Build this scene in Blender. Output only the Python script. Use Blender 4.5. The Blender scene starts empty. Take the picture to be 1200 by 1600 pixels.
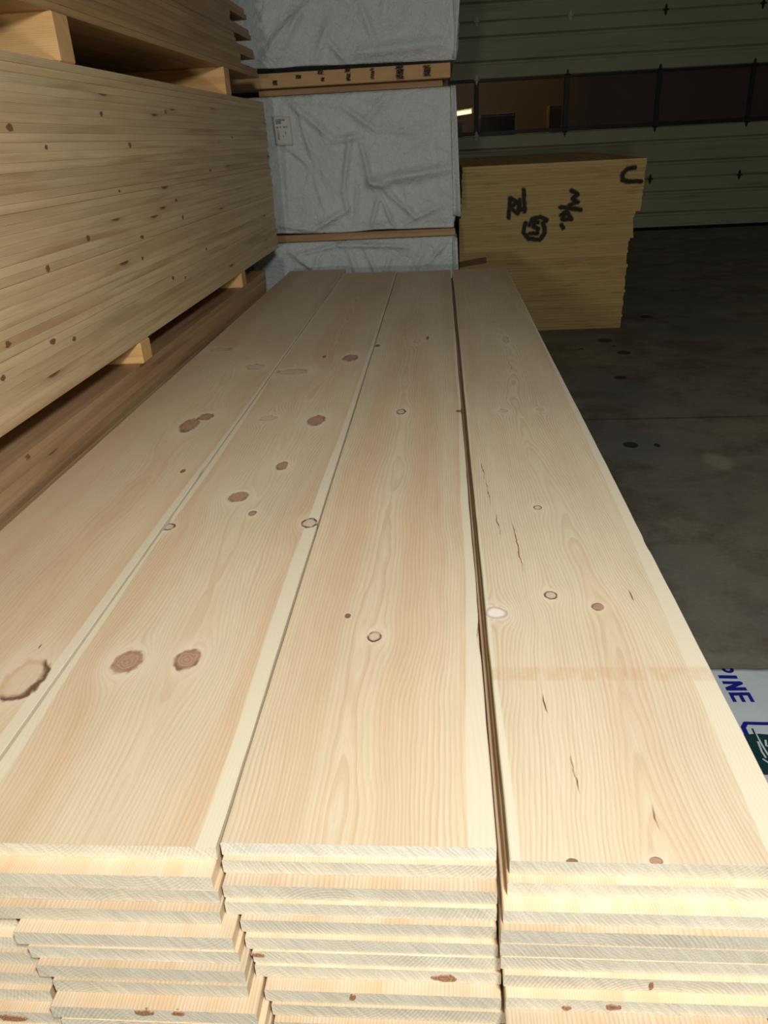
import bpy, bmesh, math, random
from mathutils import Vector, Matrix, noise

# ------------------------------------------------------------------ camera
scene = bpy.context.scene
COL = scene.collection
H = 1.29                                    # eye height above the concrete
F, VPX, VPY, SL = 1200.0, 687.0, 214.0, 0.054
dy = Vector((VPX-600, 800-VPY, -F)).normalized()
t_ = ((VPX-600)**2+(VPY-800)**2+F*F)/((VPX-600)+(800-VPY)*SL)
dx = -Vector((VPX-t_-600, 800-(VPY+SL*t_), -F)).normalized()
dz = dx.cross(dy)
cam_d = bpy.data.cameras.new('camera')
cam = bpy.data.objects.new('camera', cam_d)
COL.objects.link(cam)
cam.matrix_world = Matrix.Translation((0, 0, H)) @ Matrix((dx, dy, dz)).to_4x4()
cam_d.sensor_fit = 'VERTICAL'
cam_d.sensor_height = 36.0
cam_d.lens = 36.0*F/1600.0
cam_d.clip_start = 0.02
cam_d.clip_end = 100
scene.camera = cam

# ------------------------------------------------------------------ light
scene.view_settings.view_transform = 'Standard'
scene.view_settings.look = 'None'
scene.view_settings.gamma = 1.0
scene.view_settings.exposure = 0.0
scene.view_settings.use_curve_mapping = False
world = bpy.data.worlds.new('world')
scene.world = world
world.use_nodes = True
bgn = world.node_tree.nodes['Background']
bgn.inputs[0].default_value = (1.0, 0.98, 0.78, 1)
bgn.inputs[1].default_value = 0.042


def area_light(name, loc, target, size, power, col):
    l = bpy.data.lights.new(name, 'AREA')
    l.shape = 'DISK'
    l.size = size
    l.energy = power
    l.color = col
    o = bpy.data.objects.new(name, l)
    COL.objects.link(o)
    o.location = loc
    o.rotation_euler = (Vector(target)-Vector(loc)).to_track_quat('-Z', 'Y').to_euler()
    return o


# hanging lamp over the head of the pile, and the lower work lamp behind the photographer
area_light('hanging_lamp', (0.28, -0.12, 1.92), (0.0, 1.6, 0.64), 0.26, 36, (1.0, 1.0, 0.97))
area_light('work_lamp', (-0.40, -2.9, 1.12), (0.1, 5.0, 1.0), 0.16, 33, (1.0, 0.98, 0.86))

# ------------------------------------------------------------------ node helpers


def lin(r, g, b):
    f = lambda c: (c/255/12.92) if c/255 <= 0.04045 else ((c/255+0.055)/1.055)**2.4
    return (f(r), f(g), f(b), 1.0)


class V:
    """a float socket with arithmetic"""
    def __init__(s, g, k): s.g = g; s.k = k
    def _m(s, op, *a): return s.g.math(op, s, *a)
    def __add__(s, o): return s._m('ADD', o)
    __radd__ = __add__
    def __sub__(s, o): return s._m('SUBTRACT', o)
    def __rsub__(s, o): return s.g.math('SUBTRACT', o, s)
    def __mul__(s, o): return s._m('MULTIPLY', o)
    __rmul__ = __mul__
    def __truediv__(s, o): return s._m('DIVIDE', o)
    def __rtruediv__(s, o): return s.g.math('DIVIDE', o, s)
    def fr(s): return s._m('FRACT')
    def fl(s): return s._m('FLOOR')
    def ab(s): return s._m('ABSOLUTE')
    def sq(s): return s._m('MULTIPLY', s)
    def rt(s): return s._m('SQRT')
    def pw(s, e): return s._m('POWER', e)
    def mn(s, o): return s._m('MINIMUM', o)
    def mx(s, o): return s._m('MAXIMUM', o)
    def gs(s): return s.g.math('EXPONENT', s*-1.0)


class G:
    def __init__(s, name, rough=0.6, spec=0.3):
        s.m = bpy.data.materials.new(name)
        s.m.use_nodes = True
        s.t = s.m.node_tree
        s.b = s.t.nodes['Principled BSDF']
        s.b.inputs['Roughness'].default_value = rough
        s.b.inputs['Specular IOR Level'].default_value = spec

    def new(s, k): return s.t.nodes.new(k)
    def put(s, inp, v):
        if isinstance(v, V): s.t.links.new(v.k, inp)
        elif hasattr(v, 'is_output'): s.t.links.new(v, inp)
        else: inp.default_value = v

    def math(s, op, *a):
        n = s.new('ShaderNodeMath'); n.operation = op
        for i, v in enumerate(a): s.put(n.inputs[i], v)
        return V(s, n.outputs[0])

    def coords(s, kind='Object'):
        n = s.new('ShaderNodeTexCoord')
        q = s.new('ShaderNodeSeparateXYZ')
        s.t.links.new(n.outputs[kind], q.inputs[0])
        return V(s, q.outputs[0]), V(s, q.outputs[1]), V(s, q.outputs[2])

    def world(s):
        n = s.new('ShaderNodeNewGeometry')
        q = s.new('ShaderNodeSeparateXYZ')
        s.t.links.new(n.outputs['Position'], q.inputs[0])
        return V(s, q.outputs[0]), V(s, q.outputs[1]), V(s, q.outputs[2])

    def rnd(s):
        n = s.new('ShaderNodeObjectInfo')
        return V(s, n.outputs['Random'])

    def vec(s, x, y, z):
        n = s.new('ShaderNodeCombineXYZ')
        for i, v in enumerate((x, y, z)): s.put(n.inputs[i], v)
        return n.outputs[0]

    def noise(s, x, y, z, scale=1.0, detail=2.0, rough=0.5):
        n = s.new('ShaderNodeTexNoise')
        s.t.links.new(s.vec(x, y, z), n.inputs['Vector'])
        n.inputs['Scale'].default_value = scale
        n.inputs['Detail'].default_value = detail
        n.inputs['Roughness'].default_value = rough
        return V(s, n.outputs[0])

    def step(s, a, b, x):
        n = s.new('ShaderNodeMapRange'); n.interpolation_type = 'SMOOTHSTEP'
        s.put(n.inputs[0], x)
        n.inputs[1].default_value = a; n.inputs[2].default_value = b
        if a > b:
            n.inputs[1].default_value = b; n.inputs[2].default_value = a
            n.inputs[3].default_value = 1; n.inputs[4].default_value = 0
        return V(s, n.outputs[0])

    def mix(s, f, a, b):
        n = s.new('ShaderNodeMix'); n.data_type = 'RGBA'
        s.put(n.inputs[0], f); s.put(n.inputs[6], a); s.put(n.inputs[7], b)
        return n.outputs[2]

    def mul(s, c, v):
        n = s.new('ShaderNodeMix'); n.data_type = 'RGBA'; n.blend_type = 'MULTIPLY'
        n.inputs[0].default_value = 1
        s.put(n.inputs[6], c); s.put(n.inputs[7], s.vec(v, v, v))
        return n.outputs[2]

    def bump(s, h, strength=0.3, dist=0.001):
        n = s.new('ShaderNodeBump')
        n.inputs['Strength'].default_value = strength
        n.inputs['Distance'].default_value = dist
        s.put(n.inputs['Height'], h)
        s.t.links.new(n.outputs[0], s.b.inputs['Normal'])

    def out(s, c, rough=None):
        s.put(s.b.inputs['Base Color'], c)
        if rough is not None: s.put(s.b.inputs['Roughness'], rough)
        return s.m

    def seg(s, x, y, a, b):
        """distance to the segment a-b"""
        ax, ay = a; ex, ey = b[0]-ax, b[1]-ay
        L = max(ex*ex+ey*ey, 1e-9)
        px, py = x-ax, y-ay
        h = s.math('MULTIPLY_ADD', px, ex/L, py*(ey/L)).mx(0.0).mn(1.0)
        return ((px-h*ex).sq()+(py-h*ey).sq()).rt()

    def stroke(s, x, y, lines):
        d = None
        for ln in lines:
            for a, b in zip(ln, ln[1:]):
                q = s.seg(x, y, a, b)
                d = q if d is None else d.mn(q)
        return d

    def box(s, x, y, x0, x1, y0, y1, e=0.0008):
        return s.step(-e, e, ((x-(x0+x1)/2).ab()*-1+(x1-x0)/2).mn((y-(y0+y1)/2).ab()*-1+(y1-y0)/2))


CREAM = lin(222, 207, 177)
PINK = lin(216, 190, 157)
SAP = lin(225, 214, 188)
LATE = lin(184, 142, 98)
KNOT = lin(158, 116, 90)
KDARK = lin(92, 62, 48)

# ------------------------------------------------------------------ wood materials


def top_pine(name, ox, oy, knots, sap, u0, hp, taper, seed, freq=230, shade=1.0, cracks=(), late=0.5, band=None):
    g = G(name, 0.52, 0.32)
    x, y, z = g.coords()
    n1 = g.noise(x*1.5, y*0.55, seed, 2.0, 2)
    n2 = g.noise(x*9, y*1.6, seed+3, 2.0, 3)
    f = x + (n1-0.5)*0.10 + (n2-0.5)*0.012
    halo = None
    for (kx, ky, rx, ry, kind) in knots:
        if kind in ('speck', 'crack'): continue
        du, dv = x-(kx-ox), y-(ky-oy)
        R = rx*1.5
        r2 = du.sq()+(dv*min(0.8, 0.62*rx/ry+0.1)).sq()
        f = f - du*(R*R)/(r2+R*R*0.4)
        q = du.sq()/(rx*rx*3.2)+dv.sq()/(ry*ry*3.2)
        e = q.gs()
        halo = e if halo is None else halo.mx(e)
    gg = ((f-u0).sq()+hp*hp).rt()+y*taper+(g.noise(x*2, y*1.1, seed+9, 3.0, 3)-0.5)*0.02
    s = (gg*freq+(n2-0.5)*1.2).fr()
    ring = g.step(0.25, 0.86, s)*g.step(1.0, 0.90, s)
    fine = (gg*(freq*3.1)).fr().sq()
    mod = g.noise(gg*60, y*0.7, seed+5, 1.0, 2)
    broad = g.step(0.35, 0.70, g.noise(gg*16, y*0.35, seed+7, 1.0, 2))
    col = g.mix(broad, CREAM, PINK)
    col = g.mix(ring*(mod*1.2-0.15).mx(0.05)*late, col, LATE)
    col = g.mix(fine*0.10, col, LATE)
    fib = g.noise(x*420, y*9, seed, 1.0, 2)
    col = g.mul(col, 0.90+fib*0.2)
    blotch = g.noise(x*5, y*2.2, seed+13, 1.0, 3)
    col = g.mul(col, 0.86+blotch*0.26)
    # sapwood edges
    for (side, w, amp, fr) in sap:
        wob = (g.noise(y*fr, seed+side, 0.0, 1.0, 2)-0.42)*amp
        d = (x*side)-(0.1435+(0.018 if ox < -0.6 else 0.0)-g.math('EXPONENT', y*-0.7)*w)+wob*g.math('EXPONENT', y*-0.5)
        m = g.step(-0.0015, 0.002, d)
        rs = (gg*freq).fr().sq()*0.16
        col = g.mix(m, col, g.mix(rs, SAP, PINK))
    if band:                                     # faint stain left by a spacer batten
        m = g.step(0.02, 0.008, (y-(band-oy)).ab())*g.step(0.3, 0.6, g.noise(x*60, y*30, 2.0, 1.0, 3))
        col = g.mix(m*0.35, col, lin(205, 160, 112))
    if halo is not None:
        col = g.mix(halo*0.62, col, lin(234, 219, 198))
    for (kx, ky, rx, ry, kind) in knots:
        du, dv = x-(kx-ox), y-(ky-oy)
        wv = (g.noise(x*60, y*36, kx*10, 1.0, 3)-0.5)*0.75
        r = (du.sq()/(rx*rx)+dv.sq()/(ry*ry)).rt()+wv
        inside = g.step(1.05, 0.88, r)
        rim = g.step(0.62, 0.95, r)*g.step(1.18, 1.0, r)
        krings = ((r*3.4+wv*2).fr()-0.5).ab()*2
        if kind == 'brown':
            kc = g.mix(krings*(0.25+0.6*g.noise(x*70, y*70, kx, 1.0, 2)), KNOT, lin(196, 160, 134))
            col = g.mix(inside*0.9, col, kc)
            col = g.mix(rim*(0.1+0.6*g.step(0.4, 0.65, g.noise(x*60, y*45, kx+3, 1.0, 1))), col, KDARK)
        elif kind == 'ring':
            col = g.mix(inside*0.6, col, lin(196, 172, 146))
            nr = g.step(0.3, 0.55, g.noise(x*90, y*60, 4.0, 1.0, 1))
            col = g.mix(rim*(0.35+nr*0.6), col, KDARK)
        elif kind == 'white':
            col = g.mix(inside, col, lin(238, 228, 218))
            col = g.mix(rim*0.45, col, lin(150, 110, 90))
        elif kind == 'bark':
            col = g.mix(inside*0.6, col, g.mix(krings*0.15, lin(214, 190, 158), lin(190, 162, 130)))
            col = g.mix(rim*0.35, col, lin(184, 148, 96))
            side = g.step(0.15, 0.55, du/rx)+g.step(-0.65, -0.95, dv/ry)
            col = g.mix(rim*side.mn(1.0)*0.9, col, lin(92, 56, 40))
        elif kind == 'faint':
            col = g.mix(inside*0.28, col, lin(168, 124, 92))
            col = g.mix(rim*0.5*g.step(0.45, 0.62, g.noise(x*55, y*40, kx+3, 1.0, 1)), col, lin(120, 84, 60))
        elif kind == 'speck':
            col = g.mix(inside*0.8, col, lin(98, 62, 46))
        elif kind == 'crack':
            brk = g.step(0.35, 0.6, g.noise(x*200, y*45, kx, 1.0, 2))
            d2 = du+dv*0.03+(g.noise(y*30, kx, 0.0, 1.0, 2)-0.5)*0.01
            rr = (d2.sq()/(0.0013*0.0013)+(dv/ry).sq()).rt()
            col = g.mix(g.step(1.2, 0.5, rr)*(0.35+brk*0.65)*0.9, col, lin(120, 72, 42))
    col = g.mul(col, shade)
    g.bump(ring*0.5+fib*0.6, 0.25, 0.0006)
    return g.out(col)


def side_pine(name, c1, c2, c3, knotty=0.5, seed=0.0, rough=0.6, var=0.34, cross=False):
    """boards seen from their faces and edges: length along local y"""
    g = G(name, rough, 0.28)
    x, y, z = g.coords()
    if cross: x, y = y, x                          # timbers lying across the piles
    r = g.rnd()
    off = r*37.0+seed
    a = x+z                                        # runs round the section
    n = g.noise(a*6, y*0.8+off, off, 1.5, 3)
    gg = a*(1.0+r*0.8)+(n-0.5)*0.05+y*0.004*(r-0.5)
    s = (gg*210+off).fr()
    ring = g.step(0.2, 0.85, s)*g.step(1.0, 0.88, s)
    broad = g.step(0.38, 0.64, g.noise(gg*22, y*0.5+off, off, 1.0, 2))
    col = g.mix(broad, c1, c2)
    streak = g.noise(a*26, y*1.3, off+4, 1.0, 3)
    col = g.mix(g.step(0.50, 0.72, streak)*0.75, col, c3)
    col = g.mix(ring*0.30, col, LATE)
    col = g.mul(col, 0.97-var/2+r*var)
    col = g.mul(col, 0.82+g.noise(a*10, y*2.5, off+8, 1.0, 4, 0.6)*0.36)
    if knotty:
        vn = g.new('ShaderNodeTexVoronoi')
        vn.inputs['Scale'].default_value = 1.0
        g.t.links.new(g.vec(a*18, y*4.6+off, off), vn.inputs['Vector'])
        d = V(g, vn.outputs['Distance'])
        cr = g.new('ShaderNodeSeparateColor')
        g.t.links.new(vn.outputs['Color'], cr.inputs[0])
        on = g.step(1-knotty*0.16, 1-knotty*0.14, V(g, cr.outputs[0]))
        k = g.step(0.20, 0.12, d)*on
        col = g.mix(g.step(0.5, 0.1, d)*on*0.35, col, lin(150, 100, 68))
        col = g.mix(k*0.85, col, lin(104, 66, 46))
    fib = g.noise(a*300, y*8, off, 1.0, 2)
    col = g.mul(col, 0.92+fib*0.16)
    g.bump(fib, 0.3, 0.0005)
    return g.out(col)


def end_pine(name, c1, c2, c3):
    """sawn end grain: growth rings as arcs in local x, z"""
    g = G(name, 0.8, 0.1)
    x, y, z = g.coords()
    r = g.rnd()
    off = r*53.0
    px = (r*7.3).fr()*0.16-0.08
    up = ((r*3.7).fr()-0.5)
    pz = g.step(-0.01, 0.01, up)*0.13-0.055
    rr = ((x-px).sq()+(z-pz).sq()).rt()+(g.noise(x*14, z*14, off, 1.0, 2)-0.5)*0.006
    s = (rr*250).fr()
    ring = g.step(0.3, 0.85, s)*g.step(1.0, 0.88, s)
    n = g.noise(x*12, z*30, off, 1.0, 3)
    col = g.mix(n, c1, c2)
    col = g.mix(ring*(0.10+0.45*g.step(0.4, 0.7, g.noise(x*7, z*9, off+3, 1.0, 2))), col, c3)
    saw = g.noise((x+z*0.8)*210, (z-x*0.5)*14, off, 1.0, 3)        # diagonal saw marks
    col = g.mul(col, 0.78+saw*0.42)
    fuzz = g.noise(x*500, z*500, off, 1.0, 3)
    col = g.mul(col, 0.86+fuzz*0.28)
    col = g.mul(col, 0.90+g.noise(x*30, z*8, off+6, 1.0, 3)*0.2)
    col = g.mul(col, 0.88+r*0.16)
    st = g.noise(x*9, z*22, off+20, 1.0, 2)
    col = g.mix(g.step(0.72, 0.80, st)*0.6, col, lin(150, 112, 84))
    g.bump(saw+fuzz*0.6, 0.5, 0.0012)
    return g.out(col)


def spot_knots(name, ca, cb):
    g = G(name, 0.5, 0.3)
    x, y, z = g.coords()
    r = g.rnd()
    q = ((y.sq()*0.5+z.sq()+x.sq()).rt()*420+g.noise(y*120, z*120, r*9, 1.0, 2)*3).fr()
    return g.out(g.mix(q, ca, cb))


M_END = end_pine('end_grain_pine', lin(238, 232, 214), lin(222, 214, 194), lin(186, 172, 148))
M_ENDW = end_pine('pale_end_grain_pine', lin(252, 248, 236), lin(246, 240, 222), lin(216, 204, 180))
M_FACE = side_pine('fresh_pine_face', lin(228, 209, 180), lin(226, 200, 166), lin(221, 188, 150), 0.3)
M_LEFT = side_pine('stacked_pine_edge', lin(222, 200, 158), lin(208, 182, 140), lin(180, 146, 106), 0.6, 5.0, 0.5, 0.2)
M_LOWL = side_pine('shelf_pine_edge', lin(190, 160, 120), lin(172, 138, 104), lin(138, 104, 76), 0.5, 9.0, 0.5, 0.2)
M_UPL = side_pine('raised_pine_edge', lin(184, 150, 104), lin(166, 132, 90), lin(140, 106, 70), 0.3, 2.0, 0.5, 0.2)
M_BLOCK = side_pine('spacer_block_pine', lin(232, 190, 130), lin(222, 170, 104), lin(196, 138, 78), 0.0, 1.0, 0.6, 0.2, True)
M_TIMB = side_pine('dunnage_pine', lin(190, 154, 112), lin(172, 134, 94), lin(152, 114, 78), 0.3, 3.0, 0.6, 0.2, True)
M_KNOT = spot_knots('knot_brown', lin(104, 74, 54), lin(150, 114, 82))
M_KNOTF = spot_knots('knot_fresh', lin(132, 92, 66), lin(188, 146, 112))

# ------------------------------------------------------------------ mesh helpers


def tag(o, label=None, cat=None, group=None, kind=None):
    if label: o['label'] = label
    if cat: o['category'] = cat
    if group: o['group'] = group
    if kind: o['kind'] = kind
    return o


def link(name, me, mats=(), parent=None, loc=(0, 0, 0), rot=(0, 0, 0)):
    o = bpy.data.objects.new(name, me)
    COL.objects.link(o)
    for m in mats: me.materials.append(m)
    o.location = loc; o.rotation_euler = rot
    if parent: o.parent = parent
    return o


def cbox(x0, x1, y0, y1, z0, z1, c=0.0, endmat=True):
    """box with chamfered edges; faces across local y take slot 1"""
    bm = bmesh.new()
    bmesh.ops.create_cube(bm, size=1.0)
    for v in bm.verts:
        v.co = Vector(((x0+x1)/2+v.co.x*(x1-x0), (y0+y1)/2+v.co.y*(y1-y0), (z0+z1)/2+v.co.z*(z1-z0)))
    if c:
        bmesh.ops.bevel(bm, geom=bm.edges[:], offset=c, segments=1, affect='EDGES')
    bm.normal_update()
    if endmat:
        for f in bm.faces:
            if abs(f.normal.y) > 0.9: f.material_index = 1
    me = bpy.data.meshes.new('mesh')
    bm.to_mesh(me); bm.free()
    return me


def join_boxes(lst, c=0.0):
    bm = bmesh.new()
    for (x0, x1, y0, y1, z0, z1) in lst:
        r = bmesh.ops.create_cube(bm, size=1.0)
        for v in r['verts']:
            v.co = Vector(((x0+x1)/2+v.co.x*(x1-x0), (y0+y1)/2+v.co.y*(y1-y0), (z0+z1)/2+v.co.z*(z1-z0)))
    if c: bmesh.ops.bevel(bm, geom=bm.edges[:], offset=c, segments=1, affect='EDGES')
    bm.normal_update()
    me = bpy.data.meshes.new('mesh')
    bm.to_mesh(me); bm.free()
    return me


def board_mesh(w, L, t, c=0.0012, seg=1, warp=0.0, seed=0.0, chips=()):
    """plank lying along +y from its front end, origin at the bottom centre of that end"""
    prof = [(-w/2+c, 0), (w/2-c, 0), (w/2, c), (w/2, t-c), (w/2-c, t), (-w/2+c, t), (-w/2, t-c), (-w/2, c)]
    bm = bmesh.new()
    rings = []
    for i in range(seg+1):
        y = L*i/seg
        if seg > 6:
            k = i/seg; y = L*k**1.5
        row = []
        for j, (px, pz) in enumerate(prof):
            ex = ez = 0.0
            if warp and 0 < i < seg:
                ex = (noise.noise((y*3, seed+(px > 0)*7, 0))*0.8+noise.noise((y*14, seed+(px > 0)*7, 3))*0.35)*warp
            for (cy, side, dep, wid) in chips:
                if px*side > 0: ex -= side*dep*math.exp(-((y-cy)/wid)**2)
            row.append(bm.verts.new((px+ex, y, pz+ez)))
        rings.append(row)
    for a, b in zip(rings, rings[1:]):
        for j in range(8):
            k = (j+1) % 8
            f = bm.faces.new((a[j], a[k], b[k], b[j]))
    f0 = bm.faces.new(rings[0]); f1 = bm.faces.new(rings[-1])
    f0.material_index = 1; f1.material_index = 1
    bmesh.ops.recalc_face_normals(bm, faces=bm.faces[:])
    me = bpy.data.meshes.new('board_mesh')
    bm.to_mesh(me); bm.free()
    return me


def ordinal(n):
    w = ['', 'first', 'second', 'third', 'fourth', 'fifth', 'sixth', 'seventh', 'eighth', 'ninth', 'tenth', 'eleventh', 'twelfth', 'thirteenth', 'fourteenth', 'fifteenth', 'sixteenth', 'seventeenth', 'eighteenth', 'nineteenth', 'twentieth']
    if n <= 20: return w[n]
    tens = {2: 'twenty', 3: 'thirty', 4: 'forty', 5: 'fifty'}[n//10]
    if n % 10 == 0: return {20: 'twentieth', 30: 'thirtieth', 40: 'fortieth', 50: 'fiftieth'}[n]
    return tens+'-'+w[n % 10]


# ------------------------------------------------------------------ the setting
def concrete():
    g = G('worn_concrete', 0.62, 0.25)
    x, y, z = g.world()
    a = g.noise(x, y, 0.0, 0.9, 4, 0.6)
    b = g.noise(x, y, 3.0, 3.5, 5, 0.65)
    c = g.noise(x, y, 9.0, 60.0, 2, 0.6)
    col = g.mix(g.step(0.3, 0.7, a), lin(118, 117, 108), lin(146, 136, 118))
    col = g.mix(g.step(0.44, 0.66, b)*0.75, col, lin(104, 86, 74))
    col = g.mix(g.step(0.5, 0.75, g.noise(x, y, 21.0, 1.6, 4, 0.65))*0.5, col, lin(96, 94, 90))
    col = g.mix(g.step(0.60, 0.76, g.noise(x, y, 15.0, 2.1, 5, 0.7))*0.5, col, lin(150, 140, 120))
    sp = None
    for (sx, sy, rx, ry) in ((1.527, 5.944, .055, .06), (1.091, 5.256, .055, .06), (1.148, 4.923, .045, .05), (1.12, 5.10, .02, .02),
                             (0.836, 3.311, .03, .035), (1.014, 4.372, .04, .04), (0.90, 5.05, .015, .02), (0.95, 3.30, .012, .02)):
        q = ((x-sx)/rx).sq()+((y-sy)/ry).sq()+(b-0.5)*2.4
        m = g.step(1.3, 0.5, q)
        sp = m if sp is None else sp.mx(m)
    col = g.mix(sp*0.85, col, lin(30, 28, 28))
    lt = g.step(1.6, 0.0, ((x-1.16)/0.05).sq()+((y-3.1)/0.09).sq()+(b-0.5)*4)
    col = g.mix(lt*0.4, col, lin(190, 180, 150))
    crack = g.step(0.012, 0.004, ((y-3.66)+(a-0.5)*0.05).ab())
    col = g.mix(crack*0.5, col, lin(40, 38, 36))
    col = g.mul(col, 0.85+c*0.3)
    g.bump(b+c*0.4, 0.25, 0.003)
    return g.out(col)


def painted_steel(name, c, rough=0.5):
    g = G(name, rough, 0.4)
    x, y, z = g.world()
    n = g.noise(x, y, z*2, 1.2, 4, 0.6)
    sm = g.noise(x*0.5, y, z*8, 2.0, 3)
    col = g.mul(c, 0.78+n*0.4)
    col = g.mix(g.step(0.55, 0.8, sm)*0.4, col, lin(84, 76, 66))
    return g.out(col)


def plain(name, c, rough=0.6, spec=0.3, var=0.2, metal=0.0, sc=8.0):
    g = G(name, rough, spec)
    x, y, z = g.coords()
    g.b.inputs['Metallic'].default_value = metal
    return g.out(g.mul(c, 1-var/2+g.noise(x, y, z, sc, 3)*var))


M_CONC = concrete()
M_WALL = painted_steel('wall_sheeting', lin(108, 108, 98), 0.7)
M_DOORP = painted_steel('door_panel_paint', lin(186, 186, 156), 0.45)
M_DARKM = plain('dark_rail_metal', lin(48, 44, 42), 0.45, 0.4)
M_STEEL = plain('zinc_fitting', lin(224, 220, 200), 0.5, 0.4, 0.2, 0.0)
M_RUB = plain('black_rubber', lin(24, 24, 24), 0.8)

floor = link('floor', join_boxes([(-4.2, 8.2, -4.2, 18.0, -0.2, 0.0)]), [M_CONC]); tag(floor, kind='structure')
YD = 11.3
wb = link('wall_back', join_boxes([(-4.0, -2.99, YD, YD+0.25, 0.0, 5.5), (6.29, 8.0, YD, YD+0.25, 0.0, 5.5), (-2.99, 6.29, YD, YD+0.25, 3.22, 5.5)]), [M_WALL])
tag(wb, kind='structure')
tag(link('wall_left', join_boxes([(-4.2, -4.0, -4.0, 18.0, 0.0, 5.5)]), [M_WALL]), kind='structure')
tag(link('wall_right', join_boxes([(8.0, 8.2, -4.0, 18.0, 0.0, 5.5)]), [M_WALL]), kind='structure')

# overhead door: five steel sections, the third glazed
door = bpy.data.objects.new('door_1', None); COL.objects.link(door)
door.location = (1.65, YD+0.08, 0.0); tag(door, kind='structure')
HINX = [-2.98+0.0+1.152*k for k in range(9)]            # hinge lines
HINX = [0.484+1.152*k for k in range(-3, 6)]
SEC = [0.02, 0.65, 1.275, 1.925, 2.56, 3.20]


def door_section(z0, z1):
    """ribbed steel skin: a raised field between two pressed grooves"""
    d = 0.018
    pr = [(z0, 0.0), (z0+0.012, -d), (z0+0.160, -d), (z0+0.168, 0.020), (z0+0.192, 0.020), (z0+0.215, -d),
          (z1-0.206, -d), (z1-0.198, 0.020), (z1-0.174, 0.020), (z1-0.152, -d), (z1-0.012, -d), (z1, 0.0), (z1, 0.045), (z0, 0.045)]
    bm = bmesh.new()
    L = [bm.verts.new((-4.63, y, z)) for z, y in pr]
    R = [bm.verts.new((4.63, y, z)) for z, y in pr]
    n = len(pr)
    for i in range(n):
        j = (i+1) % n
        bm.faces.new((L[i], L[j], R[j], R[i]))
    bm.faces.new(L); bm.faces.new(R)
    bmesh.ops.recalc_face_normals(bm, faces=bm.faces[:])
    me = bpy.data.meshes.new('door_section'); bm.to_mesh(me); bm.free()
    return me


for i in (0, 1, 3, 4):
    link('door_section', door_section(SEC[i], SEC[i+1]), [M_DOORP], door)
# glazed section
wf = link('window_frame', join_boxes([(-4.63, 4.63, -0.018, 0.045, 1.277, 1.325), (-4.63, 4.63, -0.018, 0.045, 1.895, 1.923)], 0.003), [M_DARKM], door)
for hx in HINX:
    link('stile', join_boxes([(hx-1.65-0.03, hx-1.65+0.03, -0.024, 0.045, 1.325, 1.895)], 0.003), [M_DARKM], door)
gg_ = G('smoked_glazing', 0.08)
gg_.t.nodes.remove(gg_.b)
tr = gg_.new('ShaderNodeBsdfTransparent'); tr.inputs[0].default_value = (0.40, 0.35, 0.27, 1)
gl = gg_.new('ShaderNodeBsdfPrincipled'); gl.inputs['Base Color'].default_value = lin(104, 84, 82); gl.inputs['Roughness'].default_value = 0.25
mxs = gg_.new('ShaderNodeMixShader')
gx, gy, gz = gg_.world()
gg_.put(mxs.inputs[0], gg_.step(1.3, 2.4, gx)*0.75+0.12)       # the glazing turns more opaque to the right
gg_.t.links.new(tr.outputs[0], mxs.inputs[1]); gg_.t.links.new(gl.outputs[0], mxs.inputs[2])
gg_.t.links.new(mxs.outputs[0], gg_.t.nodes['Material Output'].inputs[0])
edges = [-2.98]+HINX+[6.28]
for a, b in zip(edges, edges[1:]):
    if b-a > 0.1:
        link('pane', join_boxes([(a-1.65+0.028, b-1.65-0.028, 0.008, 0.014, 1.32, 1.90)]), [gg_.m], door)
link('bottom_seal', join_boxes([(-4.63, 4.63, -0.03, 0.04, 0.0, 0.04)], 0.006), [M_RUB], door)


def hinge_mesh():
    bm = bmesh.new()
    pts = [(0, -0.065), (0.013, -0.04), (0.020, 0.0), (0.013, 0.04), (0, 0.065), (-0.013, 0.04), (-0.020, 0.0), (-0.013, -0.04)]
    a = [bm.verts.new((x, -0.03, z)) for x, z in pts]
    b = [bm.verts.new((x, -0.018, z)) for x, z in pts]
    for i in range(8):
        j = (i+1) % 8
        bm.faces.new((a[i], a[j], b[j], b[i]))
    bm.faces.new(a); bm.faces.new(b)
    r = bmesh.ops.create_cone(bm, cap_ends=True, segments=8, radius1=0.008, radius2=0.008, depth=0.07)
    bmesh.ops.rotate(bm, verts=r['verts'], cent=(0, 0, 0), matrix=Matrix.Rotation(math.pi/2, 3, 'Y'))
    bmesh.ops.translate(bm, verts=r['verts'], vec=(0, -0.034, 0))
    bmesh.ops.recalc_face_normals(bm, faces=bm.faces[:])
    me = bpy.data.meshes.new('hinge'); bm.to_mesh(me); bm.free()
    return me


hm = hinge_mesh(); hm.materials.append(M_STEEL)
hm2 = hinge_mesh(); hm2.materials.append(M_DARKM)
for hx in HINX:
    for zz in SEC[1:5]:
        mm = hm if (zz > 2.5 and hx < 1.8) or (zz > 1 and hx < 0.6) else hm2
        o = bpy.data.objects.new('hinge', mm); COL.objects.link(o)
        o.parent = door; o.location = (hx-1.65, 0.004, zz)

# the yard seen through the glazing: far wall, one lamp, two pale lockers
tag(link('wall_outer', join_boxes([(-4.0, 8.0, 16.0, 16.2, 0.0, 5.5)]), [plain('brown_wall_paint', lin(132, 112, 88), 0.8)]), kind='structure')


def emit(name, c, s):
    g = G(name); g.b.inputs['Base Color'].default_value = c
    g.b.inputs['Emission Color'].default_value = c; g.b.inputs['Emission Strength'].default_value = s
    return g.m


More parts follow.
